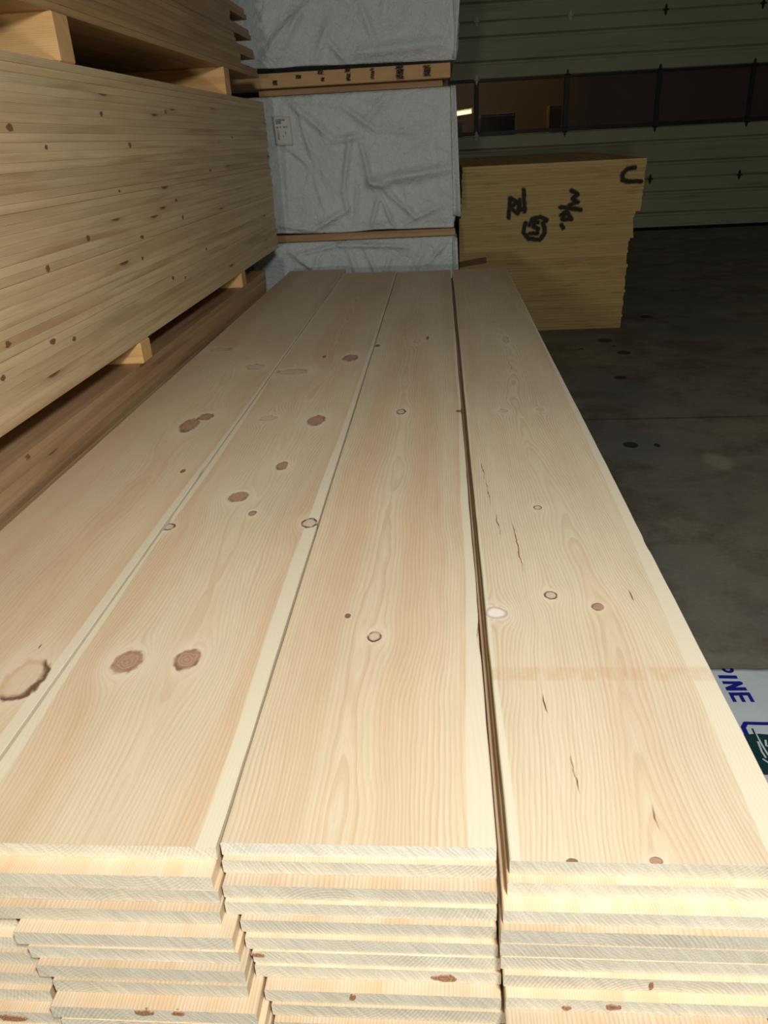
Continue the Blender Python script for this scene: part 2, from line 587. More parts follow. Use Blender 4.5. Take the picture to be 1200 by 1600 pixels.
lamp = bpy.data.objects.new('tube_lamp', None); COL.objects.link(lamp); lamp.location = (0.385, 14.0, 1.62); lamp.rotation_euler = (0, -0.10, 0.0)
tag(lamp, 'bright white tube lamp glowing behind the leftmost visible door pane', 'lamp')
bm = bmesh.new()
bmesh.ops.create_cone(bm, cap_ends=True, segments=12, radius1=0.026, radius2=0.026, depth=0.26, matrix=Matrix.Rotation(math.pi/2, 4, 'Y'))
me = bpy.data.meshes.new('tube'); bm.to_mesh(me); bm.free()
link('tube', me, [emit('tube_glow', (1, 0.95, 0.78, 1), 16)], lamp)
for q in (-1, 1):
    link('end_cap', join_boxes([(q*0.145-0.015, q*0.145+0.015, -0.03, 0.03, -0.03, 0.03)], 0.004), [M_STEEL], lamp)
area_light('yard_fill_light', (1.0, 13.2, 3.4), (1.0, 15.5, 1.2), 0.5, 75, (1.0, 0.95, 0.76))  # unseen fill light, added to brighten what shows through the panes
link('bracket', join_boxes([(-0.16, 0.16, 0.03, 0.05, -0.02, 0.05), (-0.01, 0.01, 0.04, 2.0, 0.0, 0.03)]), [M_STEEL], lamp)

M_LOCK = plain('pale_locker_paint', lin(214, 196, 130), 0.6)


def cabinet(name, x, y, w, d, h, mat, label):
    r = bpy.data.objects.new(name, None); COL.objects.link(r); r.location = (x, y, 0)
    tag(r, label, 'cabinet')
    link('body', join_boxes([(-w/2, w/2, 0, d, 0.05, h)], 0.006), [mat], r)
    link('plinth', join_boxes([(-w/2+0.02, w/2-0.02, 0.02, d-0.02, 0, 0.05)]), [M_DARKM], r)
    link('door_leaf', join_boxes([(-w/2+0.015, w/2-0.015, -0.015, 0.0, 0.08, h-0.03)], 0.003), [mat], r)
    link('handle', join_boxes([(w/2-0.05, w/2-0.035, -0.03, -0.015, h*0.5, h*0.5+0.12)]), [M_STEEL], r)


cabinet('locker', 1.67, 12.6, 0.17, 0.35, 1.62, M_LOCK, 'narrow pale yellow locker seen through the door pane beside the second stile')
cabinet('locker', 0.27, 12.9, 0.15, 0.35, 1.50, M_LOCK, 'pale locker seen through the door pane beneath the glowing tube lamp')
cabinet('cupboard', 0.86, 12.8, 0.5, 0.5, 1.56, M_DARKM, 'dark boxy cupboard seen through the pane between the lamp and the locker')

# ------------------------------------------------------------------ the front pile
T = 0.019
TOPZ = 0.640
rng = random.Random(11)
K1 = [(-0.667, 1.881, 0.024, 0.052, 'brown'), (-0.640, 1.945, 0.022, 0.028, 'brown'), (-0.586, 0.823, 0.027, 0.044, 'bark'), (-0.588, 1.566, 0.006, 0.0112, 'speck'), (-0.614, 2.447, 0.0307, 0.0318, 'faint'), (-0.80, 2.70, 0.045, 0.025, 'faint'), (-0.60, 0.90, 0.002, 0.008, 'crack')]
K2 = [(-0.454, 0.863, 0.0225, 0.0262, 'brown'), (-0.369, 0.869, 0.0185, 0.0248, 'brown'), (-0.427, 1.422, 0.0208, 0.0251, 'brown'), (-0.379, 1.342, 0.0078, 0.0115, 'brown'), (-0.365, 1.585, 0.0133, 0.0225, 'brown'), (-0.333, 1.892, 0.0222, 0.0401, 'brown'), (-0.465, 1.922, 0.0245, 0.0209, 'faint'), (-0.308, 2.524, 0.0242, 0.0415, 'brown'), (-0.401, 2.552, 0.0067, 0.0171, 'speck'), (-0.483, 2.371, 0.0546, 0.03, 'faint'), (-0.258, 1.296, 0.0149, 0.0188, 'ring'), (-0.533, 1.288, 0.012, 0.014, 'ring')]
K3 = [(-0.106, 0.924, 0.0100, 0.0127, 'ring'), (-0.151, 0.978, 0.0052, 0.007, 'speck'), (-0.113, 1.947, 0.0119, 0.0211, 'ring'), (-0.229, 2.681, 0.0091, 0.0186, 'speck'), (-0.091, 2.728, 0.0137, 0.0285, 'faint'), (-0.055, 2.771, 0.0046, 0.0293, 'speck'), (0.040, 1.94, 0.0084, 0.0105, 'speck')]
K4 = [(0.074, 0.985, 0.0153, 0.0145, 'white'), (0.161, 1.033, 0.0098, 0.0111, 'ring'), (0.228, 0.999, 0.0086, 0.0105, 'brown'), (0.177, 1.348, 0.0073, 0.0085, 'ring'), (0.152, 1.931, 0.0131, 0.0155, 'faint'), (0.248, 1.934, 0.013, 0.0154, 'faint'), (0.119, 0.541, 0.0066, 0.0047, 'speck'), (0.201, 0.544, 0.0066, 0.0047, 'brown'), (0.082, 1.536, 0.0055, 0.05, 'crack'), (0.087, 1.42, 0.0052, 0.06, 'crack'), (0.121, 0.777, 0.0016, 0.02, 'crack'), (0.214, 0.6, 0.0013, 0.02, 'crack'), (0.22, 2.713, 0.011, 0.0555, 'faint'), (0.208, 2.377, 0.0078, 0.0724, 'crack'), (0.283, 1.031, 0.0019, 0.018, 'crack'), (0.125, 1.201, 0.0022, 0.10, 'crack'), (0.097, 1.28, 0.002, 0.05, 'crack'), (0.14, 0.66, 0.002, 0.03, 'crack')]
# column: left edge, right edge, front end y, far end y
COLS = [(-0.868, -0.5450, 0.556, 4.52), (-0.5405, -0.2430, 0.550, 4.36), (-0.2395, 0.0465, 0.556, 4.33), (0.0585, 0.3465, 0.541, 4.33)]
MT = [top_pine('pine_top_left', -0.705, 0.556, K1, [(1, 0.020, 0.02, 1.6)], 0.03, 0.035, 0.004, 1.3, 200, 0.98, late=0.35),
      top_pine('pine_top_second', -0.3915, 0.550, K2, [(1, 0.018, 0.04, 1.1), (-1, 0.008, 0.06, 1.3)], 0.01, 0.03, -0.010, 4.7, 210, 1.0, late=0.55),
      top_pine('pine_top_third', -0.0965, 0.556, K3, [(1, 0.021, 0.05, 1.4)], -0.02, 0.02, 0.006, 8.2, 190, 1.0, late=0.55),
      top_pine('pine_top_right', 0.2025, 0.541, K4, [(1, 0.034, 0.012, 1.0), (-1, 0.006, 0.03, 1.2)], 0.005, 0.028, 0.030, 2.6, 230, 0.99, late=0.62, band=0.838)]
TOPLAB = ['pale top board at the left edge of the front pile, with a bark-ringed knot',
          'top board of the front pile with two brown knots side by side, second from left',
          'top board of the front pile with one small ringed knot, beside the dark gap',
          'right-hand top board of the front pile, brown-streaked, with a white knot']
COLNAME = ['leftmost front pile column', 'front pile column topped by two knots', 'front pile column left of the gap', 'right-hand front pile column']
# protrusion of each lower board beyond the one above (m), read off the ends
PROT = [[0.0, .014, .006, .010, .004, .012, .004, .010, .006, .012, .004],
        [0.0, .021, .001, .010, .015, .002, .008, .003, .016, .001, .006],
        [0.0, .006, .015, .005, .006, .006, .002, .003, .014, .003, .007],
        [0.0, .010, .017, .007, .001, .001, .006, .011, .016, .004, .006]]
EDG1 = {1: (-.5400, -.2445), 2: (-.5390, -.2400), 3: (-.5385, -.2385), 4: (-.458, -.2240), 5: (-.446, -.2200), 6: (-.438, -.2140), 7: (-.423, -.2130), 8: (-.423, -.2020), 9: (-.415, -.1960), 10: (-.405, -.1940)}
EDG2 = {1: (-.2390, .0465), 2: (-.2375, .0465), 3: (-.2365, .0460), 4: (-.2210, .0455), 5: (-.2170, .0470), 6: (-.2110, .0500), 7: (-.2100, .0505), 8: (-.1990, .0500), 9: (-.1930, .0550), 10: (-.1910, .0550)}
EDG3 = {1: (.0560, .345), 2: (.0510, .344), 3: (.0485, .345), 4: (.0480, .343), 5: (.0490, .340), 6: (.0515, .342), 7: (.0535, .325), 8: (.0530, .311), 9: (.0620, .314), 10: (.0600, .312)}
FRONT = {}
GX = 'pine boards of the front pile hidden below the frame'
for c, (xa, xb, yf, yb) in enumerate(COLS):
    y = yf
    for k in range(29):
        z0 = TOPZ-T*(k+1)
        if k == 0:
            w = xb-xa; cx = (xa+xb)/2
            chips = {0: [(1.02, 1, 0.003, 0.03)], 1: [(0.75, -1, 0.004, 0.02)], 2: [(0.37, 1, 0.004, 0.03), (1.385, 1, 0.002, 0.02)], 3: [(0.655, 1, 0.002, 0.02)]}[c]
            me = board_mesh(w, yb-yf, T-0.0002, 0.0013, 150, 0.0016, c*5.1, chips)
            o = link('pine_board', me, [MT[c], M_ENDW if c == 2 else M_END], None, (cx, yf, z0))
            tag(o, TOPLAB[c], 'board', 'top boards of the front pile')
            continue
        y -= PROT[c][k] if k < 11 else rng.choice((.001, .004, .008, -.006))
        w = 0.286 if c else 0.318
        w += rng.uniform(-0.004, 0.0)
        cx = (xa+xb)/2+rng.uniform(-0.003, 0.003)
        # the lower courses are narrower boards and wander to the right
        le, re = cx-w/2, cx+w/2
        if c == 1: le, re = EDG1.get(k, (-0.44+rng.uniform(0, .02), -0.208+rng.uniform(0, .006)))
        if c == 2: le, re = EDG2.get(k, (-0.190+rng.uniform(0, .006), 0.048+rng.uniform(0, .004)))
        if c == 3: le, re = EDG3.get(k, (0.058+rng.uniform(0, .006), 0.318+rng.uniform(0, .01)))
        if c == 0:
            re = EDG1.get(k, (-0.45, 0))[0]-rng.uniform(0.003, 0.008); le = -0.86+rng.uniform(0, 0.006)
            if k > 10: re = -0.452
        w = re-le; cx = (re+le)/2
        me = board_mesh(w, yb-y-rng.uniform(0.0, 0.05), T-0.0002, 0.0012, 1)
        o = link('pine_board', me, [M_FACE, M_END], None, (cx, y, z0))
        FRONT[(c, k)] = o
        if k <= 9:
            tag(o, 'pine board, %s down, in the %s' % (ordinal(k+1), COLNAME[c]), 'board', 'pine boards stacked in the front pile')
        else:
            tag(o, 'pale pine board low in the front pile under the board ends', 'board', GX)
# bearers under the pile
for i, yy in enumerate((0.75, 2.4, 4.0)):
    o = link('timber_bearer', cbox(-0.86, 0.34, yy, yy+0.09, 0.0, TOPZ-29*T), [M_TIMB, M_END])
    tag(o, ('nearest', 'middle', 'farthest')[i]+' timber bearer on the floor underneath the front pile', 'timber', 'bearers under the front pile')

# ------------------------------------------------------------------ left stacks
XF = -0.887


def left_stack(z0, n, yfar, mat, group, what, jit, far_pat=None, hid=0):
    for k in range(n):
        z = z0+T*k
        yf = -0.35+rng.uniform(-0.03, 0.03)
        L = (far_pat(k) if far_pat else yfar+rng.uniform(-0.02, 0.02))-yf
        dxx = rng.uniform(-jit, 0)*0.5
        me = board_mesh(0.286, L, T-0.0001, 0.0005 if k % 7 else 0.0016, 1)
        o = link('pine_board', me, [mat, M_END], None, (XF-0.143+dxx, yf, z))
        idx = n-k
        tag(o, what(k, idx), 'board', group)


# lower pile: its top is a little above the front pile
nl = 33
ZL = 0.728-nl*T
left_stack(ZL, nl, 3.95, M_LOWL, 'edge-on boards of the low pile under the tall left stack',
           lambda k, i: ('topmost board of the low pile, its edge showing above the front pile' if i == 1 else
                         ('pine board %s from the top of the low pile at the left' % ordinal(i) if i <= 4 else
                          'pine board of the low left pile hidden behind the front pile')), 0.002)
for i, yy in enumerate((0.2, 1.9, 3.5)):
    o = link('timber_bearer', cbox(XF-0.28, XF-0.005, yy, yy+0.09, 0.0, ZL), [M_TIMB, M_END])
    tag(o, ('nearest', 'middle', 'farthest')[i]+' timber bearer on the floor underneath the low left pile', 'timber', 'bearers under the low left pile')
# tall stack
ZB = 0.790
nb = 37
left_stack(ZB, nb, 4.36, M_LEFT, 'edge-on boards of the tall left stack',
           lambda k, i: ('topmost board of the tall left stack, just under the raised bundle' if i == 1 else
                         ('lowest board of the tall left stack, resting on the spacer blocks' if k == 0 else
                          'edge-on pine board, %s from the top of the tall left stack' % ordinal(i))), 0.0016)
# raised bundle
ZU = 1.595
nu = 22
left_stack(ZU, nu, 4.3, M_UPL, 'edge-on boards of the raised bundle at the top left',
           lambda k, i: ('lowest board of the raised bundle at the top left, above the spacer gap' if k == 0 else
                         'edge-on pine board, %s from the bottom of the top-left bundle' % ordinal(k+1)),
           0.003, lambda k: (4.30 if (k % 4) in (0, 1) or k < 2 else 3.97)-0.012*k+rng.uniform(-.02, .02))

for k in range(3):
    o = link('pine_board', board_mesh(0.286, 4.6, T-0.0001, 0.001, 1), [M_UPL, M_END], None, (XF-0.143-0.290, -0.35, ZU+T*k))
    tag(o, 'inner board of the raised top-left bundle, %s course up, dark underside' % ordinal(k+1), 'board', 'inner boards of the raised bundle')

# spacer blocks
GS = 'spacer blocks between the left stacks'


def block(ya, yb, z0, z1, xr, label):
    o = link('spacer_block', cbox(-0.42, 0.135+xr, 0.0, yb-ya, 0.0, z1-z0, 0.003), [M_BLOCK, M_BLOCK], None, (XF-0.143, ya, z0))
    tag(o, label, 'block', GS)


block(2.185, 2.265, 0.728, ZB, 0.012, 'bright orange-tinted spacer block under the tall left stack, nearer one')
block(3.47, 3.55, 0.728, ZB, 0.010, 'spacer block under the far end of the tall left stack')
block(0.6, 0.69, 0.728, ZB, 0.0, 'spacer block under the tall left stack, outside the frame')
TU = ZB+nb*T
block(2.03, 2.115, TU, ZU, 0.012, 'spacer block under the raised bundle in the top left corner')
block(3.60, 3.69, TU, ZU, 0.010, 'pale spacer block under the raised bundle, near the white wrapped units')
block(0.5, 0.59, TU, ZU, 0.0, 'spacer block under the raised bundle, outside the frame')

# knots on the board edges facing the aisle (each a part of its board)
boards = {}
for o in COL.objects:
    if o.name.startswith('pine_board') and o.parent is None and abs(o.location.x-(XF-0.143)) < 0.01:
        boards[round(o.location.z, 3)] = o
FK = [(1.725, 1.353, 1.3), (1.868, 1.312, .7), (2.223, 1.397, .9), (2.392, 1.313, 1.0), (2.763, 1.415, .9), (3.609, 1.338, .9),
      (2.732, 1.147, .9), (2.775, 1.093, .9), (1.989, 1.101, 1.0), (2.36, 1.064, 1.1), (2.331, 1.01, .7), (1.748, 1.058, 1.0),
      (1.511, 0.958, 1.0), (1.693, 0.911, 1.1), (1.797, 0.894, .8), (1.46, 0.903, .9), (2.576, 0.909, .9), (2.7, 0.887, .7), (1.472, 0.709, .9), (2.25, 1.20, .6), (3.2, 1.22, .8), (3.0, 0.95, .8)]


def knot_mesh(ry, rz, seed):
    bm = bmesh.new()
    r0, r1 = [], []
    for i in range(14):
        a = i/14*2*math.pi
        q = 1+0.5*noise.noise((math.cos(a)*1.5, math.sin(a)*1.5, seed))
        r0.append(bm.verts.new((-0.002, math.cos(a)*ry*q*1.05, math.sin(a)*rz*q)))
        r1.append(bm.verts.new((0.0012, math.cos(a)*ry*q*0.85, math.sin(a)*rz*q*0.85)))
    for i in range(14):
        j = (i+1) % 14
        bm.faces.new((r0[i], r0[j], r1[j], r1[i]))
    bm.faces.new(r1)
    bmesh.ops.recalc_face_normals(bm, faces=bm.faces[:])
    me = bpy.data.meshes.new('knot'); bm.to_mesh(me); bm.free()
    return me


for i, (ky, kz, s) in enumerate(FK):
    zb = min(boards, key=lambda q: abs(q+T/2-kz))
    b = boards[zb]
    link('knot', knot_mesh(0.013*s, 0.0074*min(s, 1.0), i*3.3), [M_KNOT], b, (0.143, ky-b.location.y, T/2))

# knots cut through by the saw on the front ends
for (c, k, kx, kz, a, b_) in ((1, 8, -0.321, 0.0145, .011, .0042), (1, 8, -0.284, 0.0152, .0075, .0034), (0, 9, -0.475, 0.008, .017, .005), (2, 8, -0.105, 0.012, .004, .006),
                              (2, 7, -0.007, 0.008, .016, .005), (3, 7, 0.160, 0.010, .010, .004), (3, 7, 0.115, 0.006, .006, .003), (3, 6, 0.198, 0.010, .0028, .006), (2, 6, -0.205, 0.013, .009, .003)):
    b = FRONT[(c, k)]
    link('knot', knot_mesh(a, b_, kx*50), [M_KNOTF], b, (kx-b.location.x, 0.0, kz), (0, 0, -math.pi/2))

# ------------------------------------------------------------------ white wrapped units
YW = 4.75


def wrap_mat():
    g = G('white_woven_wrap', 0.5, 0.35)
    x, y, z = g.coords()
    n = g.noise(x, y, z, 5.0, 4, 0.6)
    col = g.mix(n, lin(196, 203, 204), lin(214, 220, 218))
    w = g.noise(x, y, z, 420.0, 1, 0.5)
    cre = g.noise(x+n*0.2, y, z+n*0.3, 14.0, 5, 0.62)
    rid = ((cre-0.5).ab()*-6+1).mx(0.0)
    col = g.mul(col, 0.95+w*0.1)
    g.bump(rid*0.8+g.noise(x, y, z, 38.0, 3)*0.5+w*0.03, 0.55, 0.009)
    return g.out(col)


M_WRAP = wrap_mat()


def seg_d(px, pz, a, b):
    ax, az = a; ex, ez = b[0]-ax, b[1]-az
    L = ex*ex+ez*ez+1e-9
    h = max(0, min(1, ((px-ax)*ex+(pz-az)*ez)/L))
    return math.hypot(px-ax-h*ex, pz-az-h*ez), h


def wrapped_unit(name, x0, x1, z0, z1, depth, folds, seed, label, sag=0.0, hem=0.01):
    """lumber unit under a loose printed-side-in wrap: U-shaped skirt with folds, rounded top"""
    path = []
    R = 0.018
    def arc(cx, cy, a0, a1, n=5):
        for i in range(n+1):
            a = a0+(a1-a0)*i/n
            path.append((cx+R*math.cos(a), cy+R*math.sin(a), math.cos(a), math.sin(a)))
    for i in range(24, 0, -1):
        path.append((x1, YW+R+(depth-R)*i/24, 1, 0))
    arc(x1-R, YW+R, 0, -math.pi/2)
    n = 130
    for i in range(1, n):
        path.append((x1-R-(x1-x0-2*R)*i/n, YW, 0, -1))
    arc(x0+R, YW+R, -math.pi/2, -math.pi)
    for i in range(1, 25):
        path.append((x0, YW+R+(depth-R)*i/24, -1, 0))
    for i in range(1, 12):
        path.append((x0+(x1-x0)*i/12, YW+depth, 0, 1))
    nz = 84
    bm = bmesh.new()
    rows = []
    for j in range(nz+6):
        if j <= nz:
            z = z0+(z1-R-z0)*j/nz; ins = 0.0
        else:
            a = (j-nz)/5*math.pi/2
            z = z1-R+R*math.sin(a); ins = R*(1-math.cos(a))+(0.0 if j < nz+5 else 0.01)
        row = []
        for (px, py, nx, ny) in path:
            d = 0.0
            q = noise.fractal((px*3.1, py*2+seed, z*2.6), 1.0, 2.0, 4)
            d += 0.013*q
            rq = 1-abs(noise.noise((px*5+q*0.5, py*3+seed*2, z*4.4)))*3.2
            d += 0.009*max(0, rq)
            if ny < -0.5:
                for (a, b, amp, wd) in folds:
                    dd, h = seg_d(px, z, a, b)
                    d += 1.7*amp*math.exp(-(dd/wd)**2)*(0.35+0.65*math.sin(math.pi*min(1, max(0, h*0.9+0.05))))
            bot = max(0, 1-(z-z0)/0.05)
            d -= 0.012*bot
            zz = z
            if j < 8 and ny < -0.5:
                zz += hem*(noise.noise((px*4, seed, 1))+0.2)*(1-j/8)
            if ny < -0.5: zz += sag*(px-x0)/(x1-x0)*max(0, 1-(z-z0)/(z1-z0)*0.0)
            d = max(d, -0.006)
            cxm = (x0+x1)/2; cym = YW+depth/2
            row.append(bm.verts.new((px+nx*d-(nx*ins), py+ny*d-(ny*ins), zz)))
        rows.append(row)
    m = len(path)
    for a, b in zip(rows, rows[1:]):
        for i in range(m):
            k = (i+1) % m
            bm.faces.new((a[i], a[k], b[k], b[i]))
    bm.faces.new(rows[-1]); bm.faces.new(rows[0])
    bmesh.ops.recalc_face_normals(bm, faces=bm.faces[:])
    for f in bm.faces: f.smooth = len(f.verts) == 4
    me = bpy.data.meshes.new('wrap'); bm.to_mesh(me); bm.free()
    root = bpy.data.objects.new(name, None); COL.objects.link(root)
    root.location = ((x0+x1)/2, YW, z0)
    tag(root, label, 'lumber bundle', 'white wrapped lumber units stacked at the far end')
    o = link('wrap', me, [M_WRAP], root, (-(x0+x1)/2, -YW, -z0))
    return root


FM = [((-0.82, 1.50), (-0.585, 1.30), .016, .022), ((-0.585, 1.30), (-0.44, 1.315), .014, .02), ((-0.785, 1.48), (-0.70, 1.15), .010, .014), ((-0.72, 1.15), (-0.675, 0.95), .008, .014),
      ((-0.50, 1.316), (-0.556, 1.03), .016, .016), ((-0.556, 1.03), (-0.53, 0.9), .012, .014), ((-0.441, 1.29), (-0.394, 1.07), .014, .014), ((-0.394, 1.07), (-0.30, 1.055), .02, .018),
      ((-0.40, 1.075), (0.056, 1.13), .026, .028), ((-0.33, 1.045), (-0.144, 0.877), .014, .016), ((-0.144, 0.877), (0.005, 0.94), .012, .016), ((-0.538, 0.94), (-0.748, 0.832), .016, .016),
      ((-0.748, 0.832), (-0.948, 0.864), .012, .014), ((-0.347, 1.02), (-0.407, 0.84), .014, .012), ((-0.337, 0.99), (-0.27, 0.824), .014, .012), ((-0.525, 1.465), (-0.366, 1.353), .012, .016),
      ((-0.366, 1.353), (-0.13, 1.32), .010, .02), ((-0.854, 1.28), (-0.741, 1.175), .009, .012), ((-0.47, 1.10), (-0.50, 0.85), .010, .010), ((-0.86, 1.45), (-0.88, 0.9), .008, .02), ((-0.3, 1.5), (-0.45, 1.33), .009, .02),
      ((-0.05, 1.45), (-0.02, 0.95), -.008, .03)]
FT = [((-0.742, 1.915), (-0.949, 1.712), .018, .025), ((-0.561, 1.904), (-0.646, 1.715), .014, .022), ((-0.401, 1.95), (-0.341, 1.78), .012, .018), ((-0.593, 1.80), (-0.497, 1.687), .012, .018), ((-0.696, 1.95), (-0.854, 1.727), .016, .018), ((-0.5, 1.72), (0.05, 1.76), .016, .03), ((-0.7, 2.2), (-0.4, 1.9), .014, .03), ((-0.2, 2.2), (-0.3, 1.85), .010, .03)]
FB = [((-0.85, 0.70), (-0.60, 0.745), .012, .012), ((-0.60, 0.745), (-0.2, 0.72), .016, .014), ((-0.55, 0.72), (-0.48, 0.5), .014, .02), ((-0.45, 0.72), (-0.36, 0.5), .014, .016), ((-0.72, 0.70), (-0.8, 0.5), .016, .02),
      ((-0.3, 0.68), (-0.36, 0.5), .012, .014), ((-0.9, 0.72), (-0.7, 0.56), .016, .018), ((-0.1, 0.73), (-0.2, 0.5), .010, .02), ((0.03, 0.74), (-0.08, 0.62), .012, .014), ((-0.65, 0.6), (-0.62, 0.3), .012, .02)]
mid = wrapped_unit('wrapped_lumber', -1.13, 0.082, 0.815, 1.535, 2.4, FM, 3.3, 'white wrapped lumber unit with a paper tag, middle one of three')
top = wrapped_unit('wrapped_lumber', -1.13, 0.092, 1.674, 2.40, 2.4, FT, 7.9, 'white wrapped lumber unit at the top of the three, cut by the frame', hem=0.010, sag=-0.020)
bot = wrapped_unit('wrapped_lumber', -1.13, 0.082, 0.09, 0.771, 2.4, FB, 12.4, 'white wrapped lumber unit at the bottom, crumpled, behind the board ends')


def strip_mesh(pts, w0, w1, nx=6):
    """narrow hanging flap of wrap following pts (x, y, z), width along x"""
    bm = bmesh.new(); rows = []
    for i, (x, y, z) in enumerate(pts):
        w = w0+(w1-w0)*i/(len(pts)-1)
        rows.append([bm.verts.new((x+w*(k/nx-0.5), y+0.012*math.cos(k/nx*3.1)+0.01*noise.noise((x*9, k*0.4, z*4)), z)) for k in range(nx+1)])
    for a, b in zip(rows, rows[1:]):
        for k in range(nx):
            bm.faces.new((a[k], a[k+1], b[k+1], b[k]))
    for f in bm.faces: f.smooth = True
    me = bpy.data.meshes.new('flap'); bm.to_mesh(me); bm.free()
    return me


def flap(root, pts, w0, w1):
    o = link('loose_flap', strip_mesh(pts, w0, w1), [M_WRAP], root, tuple(-Vector(root.location)))
    md = o.modifiers.new('thick', 'SOLIDIFY'); md.thickness = 0.0015
    return o


flap(mid, [(0.075+0.018*t, YW-0.012-0.02*math.sin(t*3.1), 1.535-0.66*t) for t in [i/16 for i in range(17)]], 0.03, 0.045)
flap(top, [(0.112-0.03*t, YW-0.01-0.015*math.sin(t*3.1), 2.2-0.54*t) for t in [i/12 for i in range(13)]], 0.05, 0.02)
flap(bot, [(0.078+0.012*t, YW-0.012-0.02*math.sin(t*3.1), 0.76-0.5*t) for t in [i/12 for i in range(13)]], 0.03, 0.04)
# paper tag on the middle unit
gt = G('paper_tag', 0.7)
tx, ty, tz = gt.coords()
tc = lin(206, 206, 196)
ink = gt.box(tx, tz, -0.034, -0.004, 0.032, 0.056)
ink = ink.mx(gt.box(tx, tz, -0.034, 0.018, 0.046, 0.057))
for (a, b, c_, d_) in ((-.032, -.022, .010, .020), (-.014, -.006, .012, .020), (.004, .018, .012, .020), (.022, .028, .012, .022), (-.030, -.024, -.046, .004), (-.022, -.019, -.050, -.01), (.012, .020, -.02, -.008), (0.0, .004, -.034, -.026)):
    ink = ink.mx(gt.box(tx, tz, a, b, c_, d_))
ink = ink*gt.step(0.3, 0.6, gt.noise(tx, 0.0, tz, 240.0, 2))
M_TAG = gt.out(gt.mix(ink*0.85, tc, lin(40, 44, 38)))
bm = bmesh.new(); rows = []
for i in range(9):
    v = i/8
    rows.append([bm.verts.new(((k/6-0.5)*0.098+0.006*(0.5-v), -0.006*math.sin(k/6*3.1+v), (v-0.5)*0.145-0.006*(k/6))) for k in range(7)])
for a, b in zip(rows, rows[1:]):
    for k in range(6): bm.faces.new((a[k], a[k+1], b[k+1], b[k])).smooth = True
me = bpy.data.meshes.new('tag'); bm.to_mesh(me); bm.free()
pt = link('paper_tag', me, [M_TAG], mid, Vector((-0.869, YW-0.030, 1.365))-Vector(mid.location))
pt['label'] = 'small white paper tag with black print'
md = pt.modifiers.new('thick', 'SOLIDIFY'); md.thickness = 0.001

# timbers between the units


def timber_mat():
    g = G('marked_dunnage', 0.7, 0.2)
    x, y, z = g.coords()
    n = g.noise(x*3, y, z*14, 3.0, 4)
    col = g.mix(n, lin(214, 174, 126), lin(186, 146, 104))
    
    col = g.mul(col, 0.85+g.noise(x*2, y, z*90, 4.0, 2)*0.3)
    zig = []
    for (cx, cz, hh, ww) in ((-0.883, 1.594, .012, .007), (-0.755, 1.616, .010, .008), (-0.632, 1.630, .010, .008), (-0.622, 1.597, .010, .005), (-0.485, 1.634, .012, .008), (-0.483, 1.600, .018, .006),
                             (-0.353, 1.610, .026, .005), (-0.207, 1.608, .034, .011), (-0.062, 1.608, .026, .010)):
        zig.append((cx+0.4395, cz-1.570, hh*1.25, ww*2.3))
    wob = (g.noise(x*0, y*0, z, 150.0, 1)-0.5)*0.045
    m = None
    for (cx, cz, hh, ww) in zig:
        k = g.step(1.0, 0.6, (((x+wob-cx)/ww).ab()).mx((z-cz).ab()/hh))
        m = k if m is None else m.mx(k)
    sp = g.step(0.35, 0.6, g.noise(x, y, z, 120.0, 2))
    col = g.mix(m*(0.75+sp*0.25), col, lin(20, 18, 18))
    return g.out(col)


M_TM = timber_mat()
o = link('dunnage_timber', cbox(-0.69, 0.502, 0, 0.09, 0.0, 0.070, 0.003), [M_TM, M_TM], None, (-0.4395, YW-0.045, 1.572))
tag(o, 'orange-brown timber with black paint marks, under the top wrapped unit', 'timber', 'timbers between the wrapped units')
o = link('dunnage_timber', cbox(-0.56, 0.46, 0, 0.07, 0.0, 0.032, 0.002), [M_TIMB, M_TIMB], None, (-0.4395, YW+0.05, 1.538))
tag(o, 'recessed brown batten below the black-marked timber, on the middle wrapped unit', 'timber', 'timbers between the wrapped units')
for yy in (YW+1.1, YW+2.1):
    o = link('dunnage_timber', cbox(-0.69, 0.50, 0, 0.09, 0.0, 0.108, 0.003), [M_TIMB, M_TIMB], None, (-0.4395, yy, 1.539))
    tag(o, 'timber hidden between the top and middle wrapped units', 'timber', 'hidden timbers between top and middle wrapped units')
o = link('dunnage_timber', cbox(-0.69, 0.52, 0, 0.09, 0.0, 0.036, 0.002), [M_TIMB, M_TIMB], None, (-0.4395, YW-0.03, 0.775))
tag(o, 'thin timber strip between the middle and bottom wrapped units', 'timber', 'timbers between the wrapped units')
for yy in (YW+1.1, YW+2.1):
    o = link('dunnage_timber', cbox(-0.69, 0.50, 0, 0.09, 0.0, 0.040, 0.003), [M_TIMB, M_TIMB], None, (-0.4395, yy, 0.772))
    tag(o, 'timber hidden between the middle and bottom wrapped units', 'timber', 'hidden timbers between middle and bottom wrapped units')
for i, yy in enumerate((YW+0.15, YW+1.1, YW+2.1)):
    o = link('dunnage_timber', cbox(-0.69, 0.50, 0, 0.09, 0.0, 0.088, 0.003), [M_TIMB, M_TIMB], None, (-0.4395, yy, 0.0))
    tag(o, ('nearest', 'middle', 'farthest')[i]+' timber bearer on the floor beneath the bottom wrapped unit', 'timber', 'bearers beneath the wrapped units')

# ------------------------------------------------------------------ plywood stack
YP = 5.618


